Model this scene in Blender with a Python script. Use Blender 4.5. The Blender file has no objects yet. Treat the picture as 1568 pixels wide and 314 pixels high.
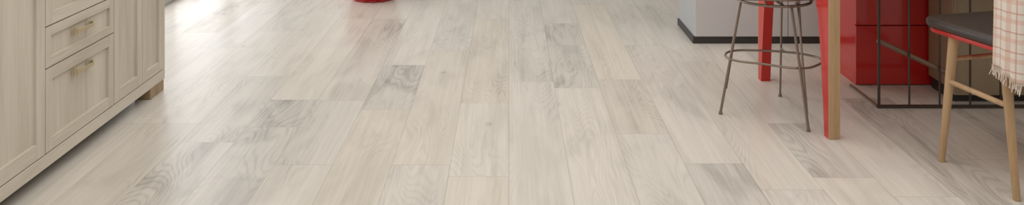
import bpy, bmesh, math, random
from mathutils import Vector, Matrix
random.seed(7)
scene = bpy.context.scene
COL = scene.collection
scene.view_settings.view_transform = 'Standard'

def s2l(c):
    return tuple(((x/255)/12.92 if x/255 <= 0.04045 else (((x/255)+0.055)/1.055)**2.4) for x in c)+(1,)

# ---------------------------------------------------------------- materials
def mat_basic(name, rgb, rough=0.5, metal=0.0, var=0.06, scale=6.0, bump=0.0, coat=0.0, stretch=(1,1,1)):
    m = bpy.data.materials.new(name); m.use_nodes = True
    nt = m.node_tree; N = nt.nodes; L = nt.links
    b = N['Principled BSDF']
    tc = N.new('ShaderNodeTexCoord'); mp = N.new('ShaderNodeMapping')
    mp.inputs['Scale'].default_value = stretch
    L.new(tc.outputs['Object'], mp.inputs['Vector'])
    no = N.new('ShaderNodeTexNoise'); no.inputs['Scale'].default_value = scale; no.inputs['Detail'].default_value = 4
    L.new(mp.outputs[0], no.inputs['Vector'])
    rp = N.new('ShaderNodeValToRGB')
    c = s2l(rgb)
    rp.color_ramp.elements[0].position = 0.3; rp.color_ramp.elements[1].position = 0.7
    rp.color_ramp.elements[0].color = tuple(x*(1-var) for x in c[:3])+(1,)
    rp.color_ramp.elements[1].color = tuple(min(1, x*(1+var)) for x in c[:3])+(1,)
    L.new(no.outputs['Fac'], rp.inputs['Fac']); L.new(rp.outputs['Color'], b.inputs['Base Color'])
    b.inputs['Roughness'].default_value = rough; b.inputs['Metallic'].default_value = metal
    b.inputs['Coat Weight'].default_value = coat
    if bump > 0:
        bp = N.new('ShaderNodeBump'); bp.inputs['Strength'].default_value = bump; bp.inputs['Distance'].default_value = 0.002
        L.new(no.outputs['Fac'], bp.inputs['Height']); L.new(bp.outputs[0], b.inputs['Normal'])
    return m

def mat_wood(name, c1, c2, axis='Z', rough=0.5, scale=14.0):
    m = bpy.data.materials.new(name); m.use_nodes = True
    nt = m.node_tree; N = nt.nodes; L = nt.links; b = N['Principled BSDF']
    tc = N.new('ShaderNodeTexCoord'); mp = N.new('ShaderNodeMapping')
    s = [1, 1, 1]; s['XYZ'.index(axis)] = 0.08
    mp.inputs['Scale'].default_value = s
    L.new(tc.outputs['Object'], mp.inputs['Vector'])
    n1 = N.new('ShaderNodeTexNoise'); n1.inputs['Scale'].default_value = scale; n1.inputs['Detail'].default_value = 6; n1.inputs['Distortion'].default_value = 0.6
    n2 = N.new('ShaderNodeTexNoise'); n2.inputs['Scale'].default_value = scale*7; n2.inputs['Detail'].default_value = 3
    L.new(mp.outputs[0], n1.inputs['Vector']); L.new(mp.outputs[0], n2.inputs['Vector'])
    ad = N.new('ShaderNodeMath'); ad.operation = 'MULTIPLY_ADD'; ad.inputs[1].default_value = 0.4
    L.new(n2.outputs['Fac'], ad.inputs[0]); L.new(n1.outputs['Fac'], ad.inputs[2])
    rp = N.new('ShaderNodeValToRGB'); rp.color_ramp.elements[0].position = 0.5; rp.color_ramp.elements[1].position = 0.9
    rp.color_ramp.elements[0].color = s2l(c1); rp.color_ramp.elements[1].color = s2l(c2)
    L.new(ad.outputs[0], rp.inputs['Fac']); L.new(rp.outputs['Color'], b.inputs['Base Color'])
    b.inputs['Roughness'].default_value = rough
    bp = N.new('ShaderNodeBump'); bp.inputs['Strength'].default_value = 0.15; bp.inputs['Distance'].default_value = 0.001
    L.new(ad.outputs[0], bp.inputs['Height']); L.new(bp.outputs[0], b.inputs['Normal'])
    return m

def mat_floor():
    m = bpy.data.materials.new('whitewashed_plank'); m.use_nodes = True
    nt = m.node_tree; N = nt.nodes; L = nt.links; b = N['Principled BSDF']
    def M(op, a, bb=None, c=None):
        n = N.new('ShaderNodeMath'); n.operation = op
        for i, x in enumerate((a, bb, c)):
            if x is None: continue
            if isinstance(x, (int, float)): n.inputs[i].default_value = x
            else: L.new(x, n.inputs[i])
        return n.outputs[0]
    def smooth(val, lo, hi, o0=0.0, o1=1.0):
        n = N.new('ShaderNodeMapRange'); n.interpolation_type = 'SMOOTHSTEP'
        L.new(val, n.inputs[0]); n.inputs[1].default_value = lo; n.inputs[2].default_value = hi
        n.inputs[3].default_value = o0; n.inputs[4].default_value = o1
        return n.outputs[0]
    def uvm(nm):
        u = N.new('ShaderNodeUVMap'); u.uv_map = nm
        s = N.new('ShaderNodeSeparateXYZ'); L.new(u.outputs[0], s.inputs[0]); return s.outputs[0], s.outputs[1]
    lx, ly = uvm('local'); tone, warm = uvm('tonewarm'); seed, plen = uvm('seedlen')
    tc = N.new('ShaderNodeTexCoord'); cx = N.new('ShaderNodeSeparateXYZ'); L.new(tc.outputs['Object'], cx.inputs[0])
    def vec(sx, sy, off=0.0):
        c = N.new('ShaderNodeCombineXYZ')
        L.new(M('MULTIPLY', cx.outputs[0], sx), c.inputs[0])
        L.new(M('MULTIPLY', cx.outputs[1], sy), c.inputs[1])
        L.new(M('MULTIPLY_ADD', seed, 57.0, off), c.inputs[2]); return c.outputs[0]
    def noise(v, det, dist=0.0, rgh=0.5):
        n = N.new('ShaderNodeTexNoise'); n.inputs['Scale'].default_value = 1; n.inputs['Detail'].default_value = det
        n.inputs['Distortion'].default_value = dist; n.inputs['Roughness'].default_value = rgh
        L.new(v, n.inputs['Vector']); return n.outputs['Fac']
    cloud = noise(vec(7, 1.9), 4, 1.0, 0.5)
    streak = noise(vec(95, 2.2, 3), 6, 0.4, 0.65)
    broad = noise(vec(20, 0.9, 7), 3, 0.8)
    cont = noise(vec(6.5, 1.1, 11), 1.2, 0.2)
    ring = smooth(M('SINE', M('MULTIPLY', cont, 170.0)), -0.1, 1.0)
    rmask = smooth(noise(vec(4, 1.4, 17), 2), 0.44, 0.60)
    vo = N.new('ShaderNodeTexVoronoi'); vo.inputs['Scale'].default_value = 1; L.new(vec(4.2, 2.6, 5), vo.inputs['Vector'])
    kn = smooth(vo.outputs['Distance'], 0.02, 0.09, 1.0, 0.0)
    patch = smooth(cloud, 0.44, 0.68)
    d = M('MULTIPLY', tone, 0.52)
    d = M('ADD', d, M('MULTIPLY', patch, M('MULTIPLY_ADD', tone, 0.22, 0.15)))
    d = M('ADD', d, smooth(streak, 0.35, 0.68, -0.06, 0.12))
    d = M('ADD', d, smooth(broad, 0.35, 0.68, -0.05, 0.10))
    d = M('ADD', d, M('MULTIPLY', M('MULTIPLY', ring, rmask), M('MULTIPLY_ADD', tone, 0.16, 0.12)))
    d = M('ADD', d, M('MULTIPLY', kn, 0.34))
    rp = N.new('ShaderNodeValToRGB'); e = rp.color_ramp.elements
    e[0].position = 0.0; e[0].color = s2l((224, 218, 210))
    e[1].position = 1.0; e[1].color = s2l((152, 146, 140))
    e2 = e.new(0.4); e2.color = s2l((204, 198, 190))
    L.new(d, rp.inputs['Fac'])
    mw = N.new('ShaderNodeMix'); mw.data_type = 'RGBA'; mw.blend_type = 'MULTIPLY'
    L.new(warm, mw.inputs['Factor'])
    L.new(rp.outputs['Color'], mw.inputs['A']); mw.inputs['B'].default_value = (1.0, 0.965, 0.90, 1)
    ex = M('MINIMUM', lx, M('SUBTRACT', 0.2, lx)); ey = M('MINIMUM', ly, M('SUBTRACT', plen, ly))
    jm = smooth(M('MINIMUM', ex, ey), 0.0004, 0.0020, 0.45, 0.0)
    mj = N.new('ShaderNodeMix'); mj.data_type = 'RGBA'
    L.new(jm, mj.inputs['Factor']); L.new(mw.outputs['Result'], mj.inputs['A']); mj.inputs['B'].default_value = s2l((140, 132, 124))
    L.new(mj.outputs['Result'], b.inputs['Base Color'])
    b.inputs['Roughness'].default_value = 0.30
    b.inputs['Specular IOR Level'].default_value = 0.42
    bp = N.new('ShaderNodeBump'); bp.inputs['Strength'].default_value = 0.03; bp.inputs['Distance'].default_value = 0.0006
    L.new(M('SUBTRACT', streak, jm), bp.inputs['Height']); L.new(bp.outputs[0], b.inputs['Normal'])
    return m

def mat_plaid():
    m = bpy.data.materials.new('plaid_wool'); m.use_nodes = True
    nt = m.node_tree; N = nt.nodes; L = nt.links; b = N['Principled BSDF']
    uv = N.new('ShaderNodeUVMap'); uv.uv_map = 'cloth'
    s = N.new('ShaderNodeSeparateXYZ'); L.new(uv.outputs[0], s.inputs[0])
    def band(src, period, lo, hi):
        a = N.new('ShaderNodeMath'); a.operation = 'DIVIDE'; L.new(src, a.inputs[0]); a.inputs[1].default_value = period
        f = N.new('ShaderNodeMath'); f.operation = 'FRACT'; L.new(a.outputs[0], f.inputs[0])
        c = N.new('ShaderNodeMath'); c.operation = 'COMPARE'; L.new(f.outputs[0], c.inputs[0])
        c.inputs[1].default_value = (lo+hi)/2; c.inputs[2].default_value = (hi-lo)/2
        return c.outputs[0]
    base = N.new('ShaderNodeRGB'); base.outputs[0].default_value = s2l((234, 225, 214)); col = base.outputs[0]
    for src, per, lo, hi, rgb, f in ((s.outputs[0], .06, .1, .34, (224, 178, 160), .5), (s.outputs[1], .06, .1, .34, (224, 178, 160), .5),
                                     (s.outputs[0], .06, .60, .68, (200, 130, 112), .55), (s.outputs[1], .06, .60, .68, (200, 130, 112), .55)):
        k = band(src, per, lo, hi)
        mu = N.new('ShaderNodeMath'); mu.operation = 'MULTIPLY'; L.new(k, mu.inputs[0]); mu.inputs[1].default_value = f
        mx = N.new('ShaderNodeMix'); mx.data_type = 'RGBA'; L.new(mu.outputs[0], mx.inputs['Factor'])
        L.new(col, mx.inputs['A']); mx.inputs['B'].default_value = s2l(rgb); col = mx.outputs['Result']
    L.new(col, b.inputs['Base Color']); b.inputs['Roughness'].default_value = 0.95
    no = N.new('ShaderNodeTexNoise'); no.inputs['Scale'].default_value = 400
    bp = N.new('ShaderNodeBump'); bp.inputs['Strength'].default_value = 0.3; bp.inputs['Distance'].default_value = 0.001
    L.new(no.outputs['Fac'], bp.inputs['Height']); L.new(bp.outputs[0], b.inputs['Normal'])
    return m

M_floor = mat_floor()
M_cab = mat_wood('washed_oak', (200, 190, 173), (221, 213, 198), 'Z', 0.55)
M_cabh = mat_wood('washed_oak_rail', (200, 190, 173), (221, 213, 198), 'Y', 0.55)
M_foot = mat_wood('oak_foot', (150, 128, 98), (172, 150, 118), 'Z', 0.6)
M_gap = mat_basic('cabinet_shadow_gap', (100, 86, 70), 0.8)
M_brass = mat_basic('champagne_brass', (198, 184, 152), 0.35, 0.5)
M_red = mat_basic('red_lacquer', (204, 42, 34), 0.3, 0, 0.03, coat=0.2)
M_redg = mat_basic('red_gloss', (200, 36, 32), 0.18, 0, 0.03, coat=0.4)
M_leg = mat_wood('oak_leg', (176, 142, 104), (200, 168, 130), 'Z', 0.5, 20)
M_top = mat_wood('oak_top', (190, 150, 104), (212, 176, 130), 'X', 0.5)
M_isl = mat_basic('light_grey_lacquer', (208, 208, 208), 0.35, 0, 0.02)
M_isl2 = mat_basic('mid_grey_lacquer', (184, 186, 190), 0.35, 0, 0.02)
M_plinth = mat_basic('dark_plinth', (56, 54, 52), 0.5)
M_steel = mat_basic('brushed_steel', (142, 128, 116), 0.34, 0.7)
M_black = mat_basic('dark_bronze_frame', (72, 62, 56), 0.45, 0.3)
M_brace = mat_basic('bronze_bar', (136, 112, 96), 0.4, 0.3)
M_brown = mat_basic('taupe_lacquer', (154, 136, 110), 0.2, 0, 0.08, 3)
M_leather = mat_basic('dark_leather', (66, 58, 54), 0.36, 0, 0.1, 60, 0.2)
M_wall = mat_basic('white_plaster', (232, 230, 226), 0.8, 0, 0.02)
M_frame = mat_basic('window_frame_paint', (200, 200, 198), 0.5)
M_basket = mat_basic('red_wicker', (178, 30, 28), 0.55, 0, 0.25, 90, 0.4)
M_log = mat_basic('firewood_bark', (120, 96, 76), 0.9, 0, 0.3, 20, 0.6)
M_throw = mat_plaid()
M_fringe = mat_basic('cream_fringe', (232, 216, 202), 0.95, 0, 0.08, 80)

# ---------------------------------------------------------------- helpers
def root(name, loc=(0, 0, 0), rz=0):
    e = bpy.data.objects.new(name, None); e.location = loc; e.rotation_euler = (0, 0, rz); e.empty_display_size = 0.1
    COL.objects.link(e); return e

def addmesh(name, bm, mat, parent=None, smooth=False):
    me = bpy.data.meshes.new(name); bm.to_mesh(me); bm.free()
    o = bpy.data.objects.new(name, me); COL.objects.link(o)
    if mat: me.materials.append(mat)
    if parent: o.parent = parent
    if smooth:
        for p in me.polygons: p.use_smooth = True
    return o

def box(name, x0, x1, y0, y1, z0, z1, mat, parent=None, bev=0.0):
    bm = bmesh.new(); bmesh.ops.create_cube(bm, size=1)
    for v in bm.verts:
        v.co = Vector(((v.co.x+.5)*(x1-x0)+x0, (v.co.y+.5)*(y1-y0)+y0, (v.co.z+.5)*(z1-z0)+z0))
    if bev > 0:
        bmesh.ops.bevel(bm, geom=list(bm.edges), offset=bev, segments=2, affect='EDGES', profile=0.5)
    return addmesh(name, bm, mat, parent)

def tube(name, pts, r, mat, parent=None, closed=False, radii=None, spline='POLY', res=4):
    cu = bpy.data.curves.new(name, 'CURVE'); cu.dimensions = '3D'; cu.bevel_depth = r; cu.bevel_resolution = res; cu.use_fill_caps = True
    if spline == 'SMOOTH':
        s = cu.splines.new('BEZIER'); s.bezier_points.add(len(pts)-1)
        for i, p in enumerate(pts):
            bp = s.bezier_points[i]; bp.co = p; bp.handle_left_type = bp.handle_right_type = 'AUTO'
            if radii: bp.radius = radii[i]
        s.resolution_u = 10
    else:
        s = cu.splines.new('POLY'); s.points.add(len(pts)-1)
        for i, p in enumerate(pts):
            s.points[i].co = (*p, 1)
            if radii: s.points[i].radius = radii[i]
    s.use_cyclic_u = closed
    tmp = bpy.data.objects.new(name+'_c', cu); COL.objects.link(tmp)
    bpy.context.view_layer.update()
    me = bpy.data.meshes.new_from_object(tmp.evaluated_get(bpy.context.evaluated_depsgraph_get()))
    bpy.data.objects.remove(tmp)
    o = bpy.data.objects.new(name, me); COL.objects.link(o)
    me.materials.clear(); me.materials.append(mat)
    for p in me.polygons: p.use_smooth = True
    if parent: o.parent = parent
    return o

# ---------------------------------------------------------------- floor of individual planks
def build_floor():
    W = 0.2; Y0, Y1 = -1.5, 8.5
    fixed = {  # column -> list of (y_start, y_end, tone, warm)
        -7: [(2.3, 3.35, .35, .3), (3.35, 4.8, .25, .3)],
        -6: [(1.7, 3.155, .55, .1), (3.155, 3.96, .6, .3), (3.96, 5.5, .15, .4)],
        -5: [(1.75, 3.31, .55, .1), (3.31, 3.63, .72, .1), (3.63, 5.1, .15, .5)],
        -4: [(1.45, 2.95, .2, .3), (2.95, 3.62, .4, .1), (3.62, 5.1, .4, .4)],
        -3: [(2.0, 3.51, .25, .8), (3.51, 4.14, .6, .1), (4.14, 5.6, .1, .3)],
        -2: [(1.6, 2.95, .2, .2), (2.95, 4.4, .22, .7), (4.4, 5.9, .3, .1)],
        -1: [(1.4, 2.855, .10, .8), (2.855, 3.59, .15, .3), (3.59, 5.1, .22, .8), (5.1, 6.6, .1, .3)],
        0: [(2.33, 3.88, .2, .2), (3.88, 5.4, .32, .1)],
        1: [(2.24, 3.79, .12, .3), (3.79, 4.50, .45, .1), (4.50, 4.98, .65, .1), (4.98, 6.5, .2, .1)],
        2: [(1.7, 3.24, .3, .2), (3.24, 3.91, .4, .6), (3.91, 5.47, .02, .9), (5.47, 7.0, .3, .1)],
        3: [(1.45, 2.96, .6, .1), (2.96, 4.5, .25, .3), (4.5, 6.0, .2, .2)],
        4: [(1.3, 2.75, .2, .1), (2.75, 4.2, .3, .4), (4.2, 5.7, .25, .2)],
        5: [(1.35, 2.845, .15, .5), (2.845, 3.35, .62, .1), (3.35, 4.8, .15, .4)],
        6: [(1.3, 2.7, .2, .2), (2.7, 4.2, .15, .4)],
    }
    bm = bmesh.new(); uvl = bm.loops.layers.uv.new('local'); uv2 = bm.loops.layers.uv.new('tonewarm'); uv3 = bm.loops.layers.uv.new('seedlen')
    LN = [1.1, 1.5, 1.55]
    for c in range(-11, 21):
        x0, x1 = max(c*W, -2.17), min((c+1)*W, 4.2)
        if x1 <= x0: continue
        segs = list(fixed.get(c, []))
        if not segs:
            s = random.uniform(1.2, 2.4)
            e = s+random.choice(LN); segs.append((s, e, random.choice([.1, .2, .3, .5]), random.random()*.6))
        while segs[0][0] > Y0:
            e = segs[0][0]; s = max(Y0, e-random.choice(LN)); segs.insert(0, (s, e, random.choice([.1, .2, .35, .6]), random.random()*.7))
        while segs[-1][1] < Y1:
            s = segs[-1][1]; e = min(Y1, s+random.choice(LN)); segs.append((s, e, random.choice([.08, .15, .2, .3, .5]), random.random()*.7))
        for (s, e, t, w) in segs:
            vs = [bm.verts.new((x0, s, 0)), bm.verts.new((x1, s, 0)), bm.verts.new((x1, e, 0)), bm.verts.new((x0, e, 0))]
            f = bm.faces.new(vs); sd = random.random()
            for l, uv in zip(f.loops, ((x0-c*W, 0), (x1-c*W, 0), (x1-c*W, e-s), (x0-c*W, e-s))):
                l[uvl].uv = uv; l[uv2].uv = (t, w); l[uv3].uv = (sd, e-s)
    return addmesh('floor', bm, M_floor)
build_floor()

# ---------------------------------------------------------------- room shell
box('subfloor', -2.4, 4.4, -1.7, 8.7, -0.12, -0.004, M_wall)
box('ceiling', -2.4, 4.4, -1.7, 8.7, 2.7, 2.8, M_wall)
box('wall_front', -2.4, 4.4, -1.7, -1.5, 0, 2.7, M_wall)
box('wall_back', -2.4, 4.4, 8.5, 8.7, 0, 2.7, M_wall)
box('wall_right', 4.2, 4.4, -1.5, 8.5, 0, 2.7, M_wall)
wl = root('wall_left')
box('wall_section_1', -2.4, -2.17, -1.5, 4.4, 0, 2.7, M_wall, wl); box('wall_section_2', -2.4, -2.17, 8.2, 8.5, 0, 2.7, M_wall, wl); box('lintel', -2.4, -2.17, 4.4, 8.2, 2.4, 2.7, M_wall, wl)
w1 = root('window_1')
box('sill_rail', -2.3, -2.165, 4.4, 8.2, 0, .05, M_frame, w1, .004); box('head_rail', -2.3, -2.18, 4.4, 8.2, 2.34, 2.4, M_frame, w1)
for i, y in enumerate((4.4, 5.65, 6.9, 8.14)): box('mullion_%d' % i, -2.28, -2.2, y, y+.06, .05, 2.34, M_frame, w1)
box('baseboard_left', -2.168, -2.155, 3.8, 4.39, 0.0, 0.07, M_frame)
box('baseboard_right', 4.185, 4.198, -1.5, 8.5, 0.0, 0.07, M_frame)
box('baseboard_back', -2.1, 4.18, 8.485, 8.498, 0.0, 0.07, M_frame)

# ---------------------------------------------------------------- left kitchen cabinet
kc = root('kitchen_base_cabinet')
XF = -1.5; Z0 = .046; ZT = .86
box('carcass', -2.15, XF-.022, .6, 3.774, Z0, ZT, M_gap, kc)
box('end_panel', -2.15, XF, 3.756, 3.776, Z0, ZT, M_cab, kc, .002)
box('bottom_rail', XF-.02, XF, .6, 3.755, Z0, .089, M_cabh, kc, .002)
box('countertop', -2.16, XF+.03, .58, 3.80, ZT, ZT+.04, M_cabh, kc, .004)
def front(nm, y0, y1, z0, z1, fr=.04):
    y0 += .002; y1 -= .002; z0 += .002; z1 -= .002
    box(nm+'_stile_a', XF-.02, XF, y0, y0+fr, z0, z1, M_cab, kc, .0015)
    box(nm+'_stile_b', XF-.02, XF, y1-fr, y1, z0, z1, M_cab, kc, .0015)
    box(nm+'_rail_a', XF-.02, XF-.0003, y0+fr, y1-fr, z0, z0+fr, M_cabh, kc, .0015)
    box(nm+'_rail_b', XF-.02, XF-.0003, y0+fr, y1-fr, z1-fr, z1, M_cabh, kc, .0015)
    box(nm+'_panel', XF-.02, XF-.011, y0+fr, y1-fr, z0+fr, z1-fr, M_cab, kc)
def handle(y, z):
    w = .054
    bm = bmesh.new(); n = 14; rings = []
    for i in range(n+1):
        t = -1+2*i/n
        x = XF+.006+.022*(1-abs(t)**3.5); hh = .006+.005*abs(t)**3; zz = z+.006*(1-t*t)
        rings.append([bm.verts.new((x+dx, y+t*w, zz+dz)) for dx, dz in ((-.003, -hh), (.003, -hh*.8), (.003, hh*.8), (-.003, hh))])
    for a, b_ in zip(rings, rings[1:]):
        for k in range(4): bm.faces.new((a[k], b_[k], b_[(k+1) % 4], a[(k+1) % 4]))
    bm.faces.new(rings[0]); bm.faces.new(list(reversed(rings[-1])))
    bmesh.ops.recalc_face_normals(bm, faces=bm.faces)
    addmesh('handle_bow', bm, M_brass, kc)
    for s in (-1, 1):
        box('handle_mount', XF, XF+.008, y+s*w-.011, y+s*w+.011, z-.012, z+.012, M_brass, kc, .002)
front('door_far_left', 1.45, 2.125, .091, ZT-.01, .05)
front('door_left', 2.125, 2.803, .091, ZT-.01, .05)
front('door_near', .62, 1.45, .091, ZT-.01, .05)
front('drawer_bottom', 2.803, 3.29, .091, .3655, .04)
front('drawer_middle', 2.803, 3.29, .3655, .502, .032)
front('drawer_upper', 2.803, 3.29, .502, .66, .04)
front('drawer_top', 2.803, 3.29, .66, ZT-.01, .04)
for z in (.305, .444, .60, .77): handle(3.045, z)
front('door_a', 3.29, 3.545, .091, ZT-.01, .045)
front('door_b', 3.545, 3.755, .091, ZT-.01, .04)
for i, y in enumerate((.65, 2.1, 3.63)):
    box('foot_%d' % i, XF-.07, XF-.002, y, y+.14, 0, Z0, M_foot, kc, .003)
    box('foot_back_%d' % i, -2.13, -2.07, y, y+.14, 0, Z0, M_foot, kc, .003)

# ---------------------------------------------------------------- red basket
rb = root('red_wicker_basket', (-.885, 5.66, 0))
n = 16
def br(i): return .122+.05*math.sin(min(1, i/9)*math.pi/2)
for i in range(n):
    z = .008+i*.016; r = br(i)
    pts = [((r+.004*math.sin(a*12+math.pi*(i % 2)))*math.cos(a), (r+.004*math.sin(a*12+math.pi*(i % 2)))*math.sin(a), z) for a in [k*2*math.pi/96 for k in range(96)]]
    tube('weave_%d' % i, pts, .0085, M_basket, rb, closed=True, res=2)
for k in range(24):
    a = k*2*math.pi/24
    tube('stake_%d' % k, [(br(i)*math.cos(a), br(i)*math.sin(a), .008+i*.016) for i in range(n)], .006, M_basket, rb, res=2)
bm = bmesh.new(); bmesh.ops.create_cone(bm, cap_ends=True, segments=32, radius1=.115, radius2=.12, depth=.01, matrix=Matrix.Translation((0, 0, .008)))
addmesh('base', bm, M_basket, rb)
tube('rim', [(.172*math.cos(a), .172*math.sin(a), .262) for a in [k*2*math.pi/64 for k in range(64)]], .012, M_basket, rb, closed=True)

# ---------------------------------------------------------------- grey island
gi = root('grey_kitchen_island')
box('body', .972, 1.95, 4.545, 4.95, .034, .88, M_isl2, gi)
box('plinth', .964, 1.955, 4.535, 4.955, 0, .036, M_plinth, gi, .002)
for i in range(2):
    x0 = .972+i*.489
    box('front_panel_%d' % i, x0+.001, x0+.487, 4.528, 4.545, .038, .878, M_isl, gi, .002)
box('worktop', .95, 1.97, 4.5, 4.98, .88, .91, M_isl, gi, .003)

# ---------------------------------------------------------------- red cabinet behind frame
rc = root('red_storage_cabinet')
box('body', 1.535, 1.905, 3.845, 4.25, .0, .68, M_redg, rc)
box('front_lower', 1.533, 1.907, 3.826, 3.844, .004, .262, M_redg, rc, .002)
box('front_upper', 1.533, 1.907, 3.826, 3.844, .266, .68, M_redg, rc, .002)

# firewood next to it
fw = root('firewood_stack')
k = 0
for row in range(5):
    for cidx in range(2):
        x = 1.945+cidx*.062+(.01 if row % 2 else 0); z = .031+row*.056
        bm = bmesh.new(); bmesh.ops.create_cone(bm, cap_ends=True, segments=9, radius1=.03, radius2=.028, depth=.30, matrix=Matrix.Translation((x, 4.0, z)) @ Matrix.Rotation(math.pi/2, 4, 'X') @ Matrix.Rotation(random.random()*6, 4, 'Z'))
        for v in bm.verts: v.co += Vector((random.uniform(-.002, .002), 0, random.uniform(-.002, .002)))
        addmesh('log_%d' % k, bm, M_log, fw); k += 1

tc_ = root('taupe_cabinet')
box('body', 1.845, 2.36, 3.60, 3.81, .05, .68, M_brown, tc_, .003)
box('plinth', 1.855, 2.35, 3.615, 3.80, 0, .052, M_plinth, tc_)
box('door_a', 1.845, 2.10, 3.582, 3.599, .034, .68, M_brown, tc_, .002)
box('door_b', 2.103, 2.36, 3.582, 3.599, .034, .68, M_brown, tc_, .002)

# ---------------------------------------------------------------- bronze frame screen
ms = root('metal_frame_screen')
box('bottom_rail', 1.50, 2.36, 3.522, 3.538, 0, .011, M_black, ms, .001)
box('top_rail', 1.50, 2.36, 3.522, 3.538, .665, .68, M_black, ms, .001)
for i, x in enumerate((1.508, 1.632, 1.756, 1.880, 2.004, 2.128, 2.252, 2.35)):
    r_ = .005 if i == 0 else .003
    box('bar_%d' % i, x-r_, x+r_, 3.526, 3.534, .010, .667, M_black, ms, .001)
box('side_rail', 1.50, 1.512, 3.538, 3.82, 0, .008, M_brace, ms, .001)
tube('diagonal_brace', [(1.51, 3.545, .270), (1.80, 3.545, .135)], .010, M_brace, ms)

# ---------------------------------------------------------------- table
tb = root('dining_table', (1.175, 3.187, 0), math.radians(3.5))
def endframe(nm, x0):
    Wd = .735
    half = [(0, 0), (.034, 0), (.048, .15), (.070, .32), (.095, .45), (.125, .50), (.185, .545), (.27, .565), (Wd/2, .57)]
    inner = half[1:] + [(Wd-y, z) for y, z in reversed(half[1:-1])]
    prof = [(0, 0)] + inner + [(Wd, 0), (Wd, .71), (0, .71)]
    bm = bmesh.new()
    vs = [bm.verts.new((x0, y, z)) for y, z in prof]
    f = bm.faces.new(vs)
    r = bmesh.ops.extrude_face_region(bm, geom=[f])
    for v in r['geom']:
        if isinstance(v, bmesh.types.BMVert): v.co.x += .042
    bmesh.ops.triangulate(bm, faces=[f for f in bm.faces if len(f.verts) > 4])
    bmesh.ops.recalc_face_normals(bm, faces=bm.faces)
    addmesh(nm+'_panel', bm, M_red, tb)
    box(nm+'_oak_face_a', x0, x0+.042, -.008, .0, 0, .71, M_leg, tb, .0015)
    box(nm+'_oak_face_b', x0, x0+.042, Wd, Wd+.008, 0, .71, M_leg, tb, .0015)
endframe('end_left', 0); endframe('end_right', 1.27)
box('tabletop', -.03, 1.35, -.03, .765, .71, .75, M_top, tb, .004)

# ---------------------------------------------------------------- wire stool
ws = root('wire_stool')
feet = {'a': ((.844, 3.454), (.935, 3.49)), 'b': ((1.128, 3.262), (1.105, 3.39)), 'c': ((1.246, 3.66), (1.205, 3.60)), 'd': ((1.150, 3.672), (1.135, 3.60))}
for k_, (f, t) in feet.items():
    f3 = Vector((*f, .008)); t3 = Vector((*t, .445))
    tube('leg_'+k_, [f3, t3], .0055 if k_ in 'ab' else .0043, M_steel, ws)
    bm = bmesh.new(); bmesh.ops.create_cone(bm, cap_ends=True, segments=16, radius1=.008, radius2=.007, depth=.01, matrix=Matrix.Translation((f[0], f[1], .005)))
    addmesh('glide_'+k_, bm, M_steel, ws)
tube('inner_rod', [(.868, 3.462, .10), (.955, 3.56, .445)], .0042, M_steel, ws)
tube('inner_rod_b', [(1.128, 3.275, .06), (1.150, 3.45, .445)], .0042, M_steel, ws)
rz = .215
tube('foot_ring', [(.888, 3.468, rz), (1.0, 3.40, rz), (1.13, 3.342, rz), (1.20, 3.38, rz), (1.25, 3.47, rz), (1.20, 3.545, rz), (1.14, 3.575, rz), (1.02, 3.60, rz), (.925, 3.59, rz), (.882, 3.53, rz)], .0045, M_steel, ws, closed=True, spline='SMOOTH')
tube('ring_link_c', [(1.225, 3.63, rz), (1.20, 3.545, rz)], .004, M_steel, ws)
tube('ring_link_d', [(1.142, 3.637, rz), (1.14, 3.575, rz)], .004, M_steel, ws)
cc = (1.07, 3.50)
tube('seat_rim', [(cc[0]+.145*math.cos(a), cc[1]+.135*math.sin(a), .448) for a in [k*2*math.pi/48 for k in range(48)]], .0055, M_steel, ws, closed=True)
tube('seat_rim_upper', [(cc[0]+.165*math.cos(a), cc[1]+.155*math.sin(a), .478) for a in [k*2*math.pi/48 for k in range(48)]], .006, M_steel, ws, closed=True)
for k in range(8):
    a = k*math.pi/4+.3
    tube('seat_wire_%d' % k, [(cc[0]+.145*math.cos(a), cc[1]+.135*math.sin(a), .448), (cc[0]+.165*math.cos(a), cc[1]+.155*math.sin(a), .478)], .004, M_steel, ws)
tube('cross_rod_a', [(cc[0]-.145, cc[1], .448), (cc[0]+.145, cc[1], .448)], .005, M_steel, ws)
tube('cross_rod_b', [(cc[0], cc[1]-.135, .448), (cc[0], cc[1]+.135, .448)], .005, M_steel, ws)
bm = bmesh.new(); bmesh.ops.create_cone(bm, cap_ends=True, segments=48, radius1=.155, radius2=.158, depth=.02, matrix=Matrix.Translation((cc[0], cc[1], .492)))
addmesh('seat_pad', bm, M_leather, ws, True)

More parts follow.
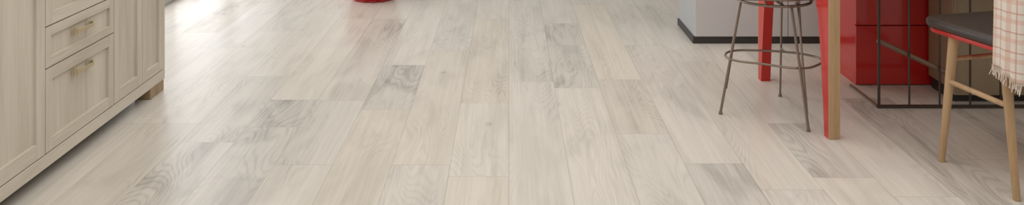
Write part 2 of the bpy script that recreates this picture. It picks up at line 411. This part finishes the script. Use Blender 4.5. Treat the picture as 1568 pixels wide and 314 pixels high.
# ---------------------------------------------------------------- padded chair with throw   (local: x = v axis, -y = u axis)
ang = math.atan2(.27, .963)
ch = root('padded_dining_chair', (1.736, 2.945, 0), ang)
def L_(u, v, z): return (v, -u, z)
def leg(nm, fu, fv, tu, tv, zt=.44):
    tube(nm, [L_(fu, fv, 0.0), L_(tu, tv, zt)], .0165, M_leg, ch, radii=[.66, 1.05], res=5)
leg('leg_1', -.10, -.229, -.085, -.19); leg('leg_2', .214, -.233, .15, -.215)
leg('leg_3', -.10, .229, -.085, .19); leg('leg_4', .214, .233, .15, .215)
tube('side_stretcher_left', [L_(-.09, -.206, .276), L_(.175, -.222, .276)], .009, M_leg, ch)
tube('side_stretcher_right', [L_(-.09, .206, .276), L_(.175, .222, .276)], .009, M_leg, ch)
tube('rear_rung', [L_(-.088, -.198, .353), L_(-.088, .198, .353)], .008, M_leg, ch)
def seatmesh(nm, du, dv, z0, z1, mat, bev, u0=0.0):
    o = box(nm, -dv, dv, -du-u0, du-u0, z0, z1, None, ch)
    bm = bmesh.new(); bm.from_mesh(o.data)
    ve = [e for e in bm.edges if abs(e.verts[0].co.z-e.verts[1].co.z) > .01]
    bmesh.ops.bevel(bm, geom=ve, offset=.045, segments=6, affect='EDGES', profile=.5)
    he = [e for e in bm.edges if abs(e.verts[0].co.z-e.verts[1].co.z) < .001 and len(e.link_faces) == 2 and any(abs(f.normal.z) > .9 for f in e.link_faces)]
    bmesh.ops.bevel(bm, geom=he, offset=bev, segments=4, affect='EDGES', profile=.5)
    bm.to_mesh(o.data); bm.free(); o.data.materials.append(mat)
    for p in o.data.polygons: p.use_smooth = True
seatmesh('seat_shell', .192, .218, .430, .446, M_red, .004)
seatmesh('seat_cushion', .203, .228, .446, .480, M_leather, .014)
tube('back_post_left', [L_(.17, -.19, .44), L_(.215, -.2, .86)], .014, M_leg, ch)
tube('back_post_right', [L_(.17, .19, .44), L_(.215, .2, .86)], .014, M_leg, ch)
box('back_pad', -.19, .19, -.225, -.185, .60, .85, M_leather, ch, .012)

# throw draped over the chair back
path = [(.130, -.240), (.16, -.248), (.20, -.252), (.235, -.247), (.258, -.227), (.268, -.19), (.272, -.10), (.275, .0), (.272, .12), (.268, .2)]
def samp(path, n):
    d = [0]
    for a, b_ in zip(path, path[1:]): d.append(d[-1]+math.dist(a, b_))
    out = []
    for i in range(n):
        s = d[-1]*i/(n-1)
        for j in range(len(d)-1):
            if s <= d[j+1]+1e-9:
                t = (s-d[j])/(d[j+1]-d[j]); out.append((path[j][0]*(1-t)+path[j+1][0]*t, path[j][1]*(1-t)+path[j+1][1]*t, s)); break
    return out
S = samp(path, 90)
bm = bmesh.new(); uvl = bm.loops.layers.uv.new('cloth'); rows = []
NZ = 30
def fold(s, k): return .007*math.sin(s*75+.5)*(1-k)+.003*math.sin(s*170)*(1-k)
for (u, v, s) in S:
    row = []
    zb = .395-.028*min(1, s/.10)+.006*math.sin(s*40)
    for j in range(NZ):
        k = j/(NZ-1); z = zb+(.87-zb)*k
        kk = max(0, (k-.75)/.25)
        uu = u*(1-kk)+(.215)*kk + fold(s, k)*(1 if s > .12 else .3)
        vv = v+.01*k - abs(fold(s, k))*(1 if s < .12 else 0)
        row.append((bm.verts.new(L_(uu, vv, z)), s, z))
    rows.append(row)
for a, b_ in zip(rows, rows[1:]):
    for j in range(NZ-1):
        q = [a[j], b_[j], b_[j+1], a[j+1]]
        f = bm.faces.new([x[0] for x in q])
        for l, x in zip(f.loops, q): l[uvl].uv = (x[1], x[2])
th = bpy.data.objects.new('plaid_throw_blanket', None); COL.objects.link(th); th.parent = ch
o = addmesh('throw_cloth', bm, M_throw, th, True)
md = o.modifiers.new('thick', 'SOLIDIFY'); md.thickness = .003
cu = bpy.data.curves.new('fringe', 'CURVE'); cu.dimensions = '3D'; cu.bevel_depth = .0014; cu.bevel_resolution = 1
for i in range(90):
    p = o.data.vertices[i*NZ].co.copy()
    for q in range(2):
        s = cu.splines.new('POLY'); s.points.add(3)
        dx, dy = random.uniform(-.008, .008), random.uniform(-.008, .008); ln = random.uniform(.022, .038)
        for t in range(4):
            k = t/3; s.points[t].co = (p.x+dx*k*k+random.uniform(-.001, .001)+q*.002, p.y+dy*k*k, p.z+.004-ln*k, 1)
fo = bpy.data.objects.new('fringe_c', cu); COL.objects.link(fo); bpy.context.view_layer.update()
me = bpy.data.meshes.new_from_object(fo.evaluated_get(bpy.context.evaluated_depsgraph_get())); bpy.data.objects.remove(fo)
fo = bpy.data.objects.new('throw_fringe', me); COL.objects.link(fo); me.materials.clear(); me.materials.append(M_fringe); fo.parent = th

# ---------------------------------------------------------------- lights
def area(name, loc, rot, sx, sy, power, col=(1, 1, 1)):
    l = bpy.data.lights.new(name, 'AREA'); l.shape = 'RECTANGLE'; l.size = sx; l.size_y = sy; l.energy = power; l.color = col
    o = bpy.data.objects.new(name, l); o.location = loc; o.rotation_euler = rot; COL.objects.link(o); return o
area('added_ceiling_fill', (.6, 2.2, 2.66), (0, 0, 0), 4.2, 4.6, 82, (1, .985, .965))  # added broad fill under the ceiling for soft overall light, not a known fixture
area('window_daylight', (-2.5, 6.3, 1.25), (0, math.radians(-90), 0), 2.2, 3.7, 36, (1, .995, .985))
w = bpy.data.worlds.new('world'); scene.world = w; w.use_nodes = True
w.node_tree.nodes['Background'].inputs[0].default_value = (.94, .97, 1, 1); w.node_tree.nodes['Background'].inputs[1].default_value = 1.0

# ---------------------------------------------------------------- camera
cd = bpy.data.cameras.new('camera'); cam = bpy.data.objects.new('camera', cd); COL.objects.link(cam)
cam.location = (0, 0, 1.18); cam.rotation_euler = (math.radians(90), 0, 0)
cd.sensor_width = 36; cd.lens = 36*1326/1568
cd.shift_x = .003; cd.shift_y = -.2775
scene.camera = cam
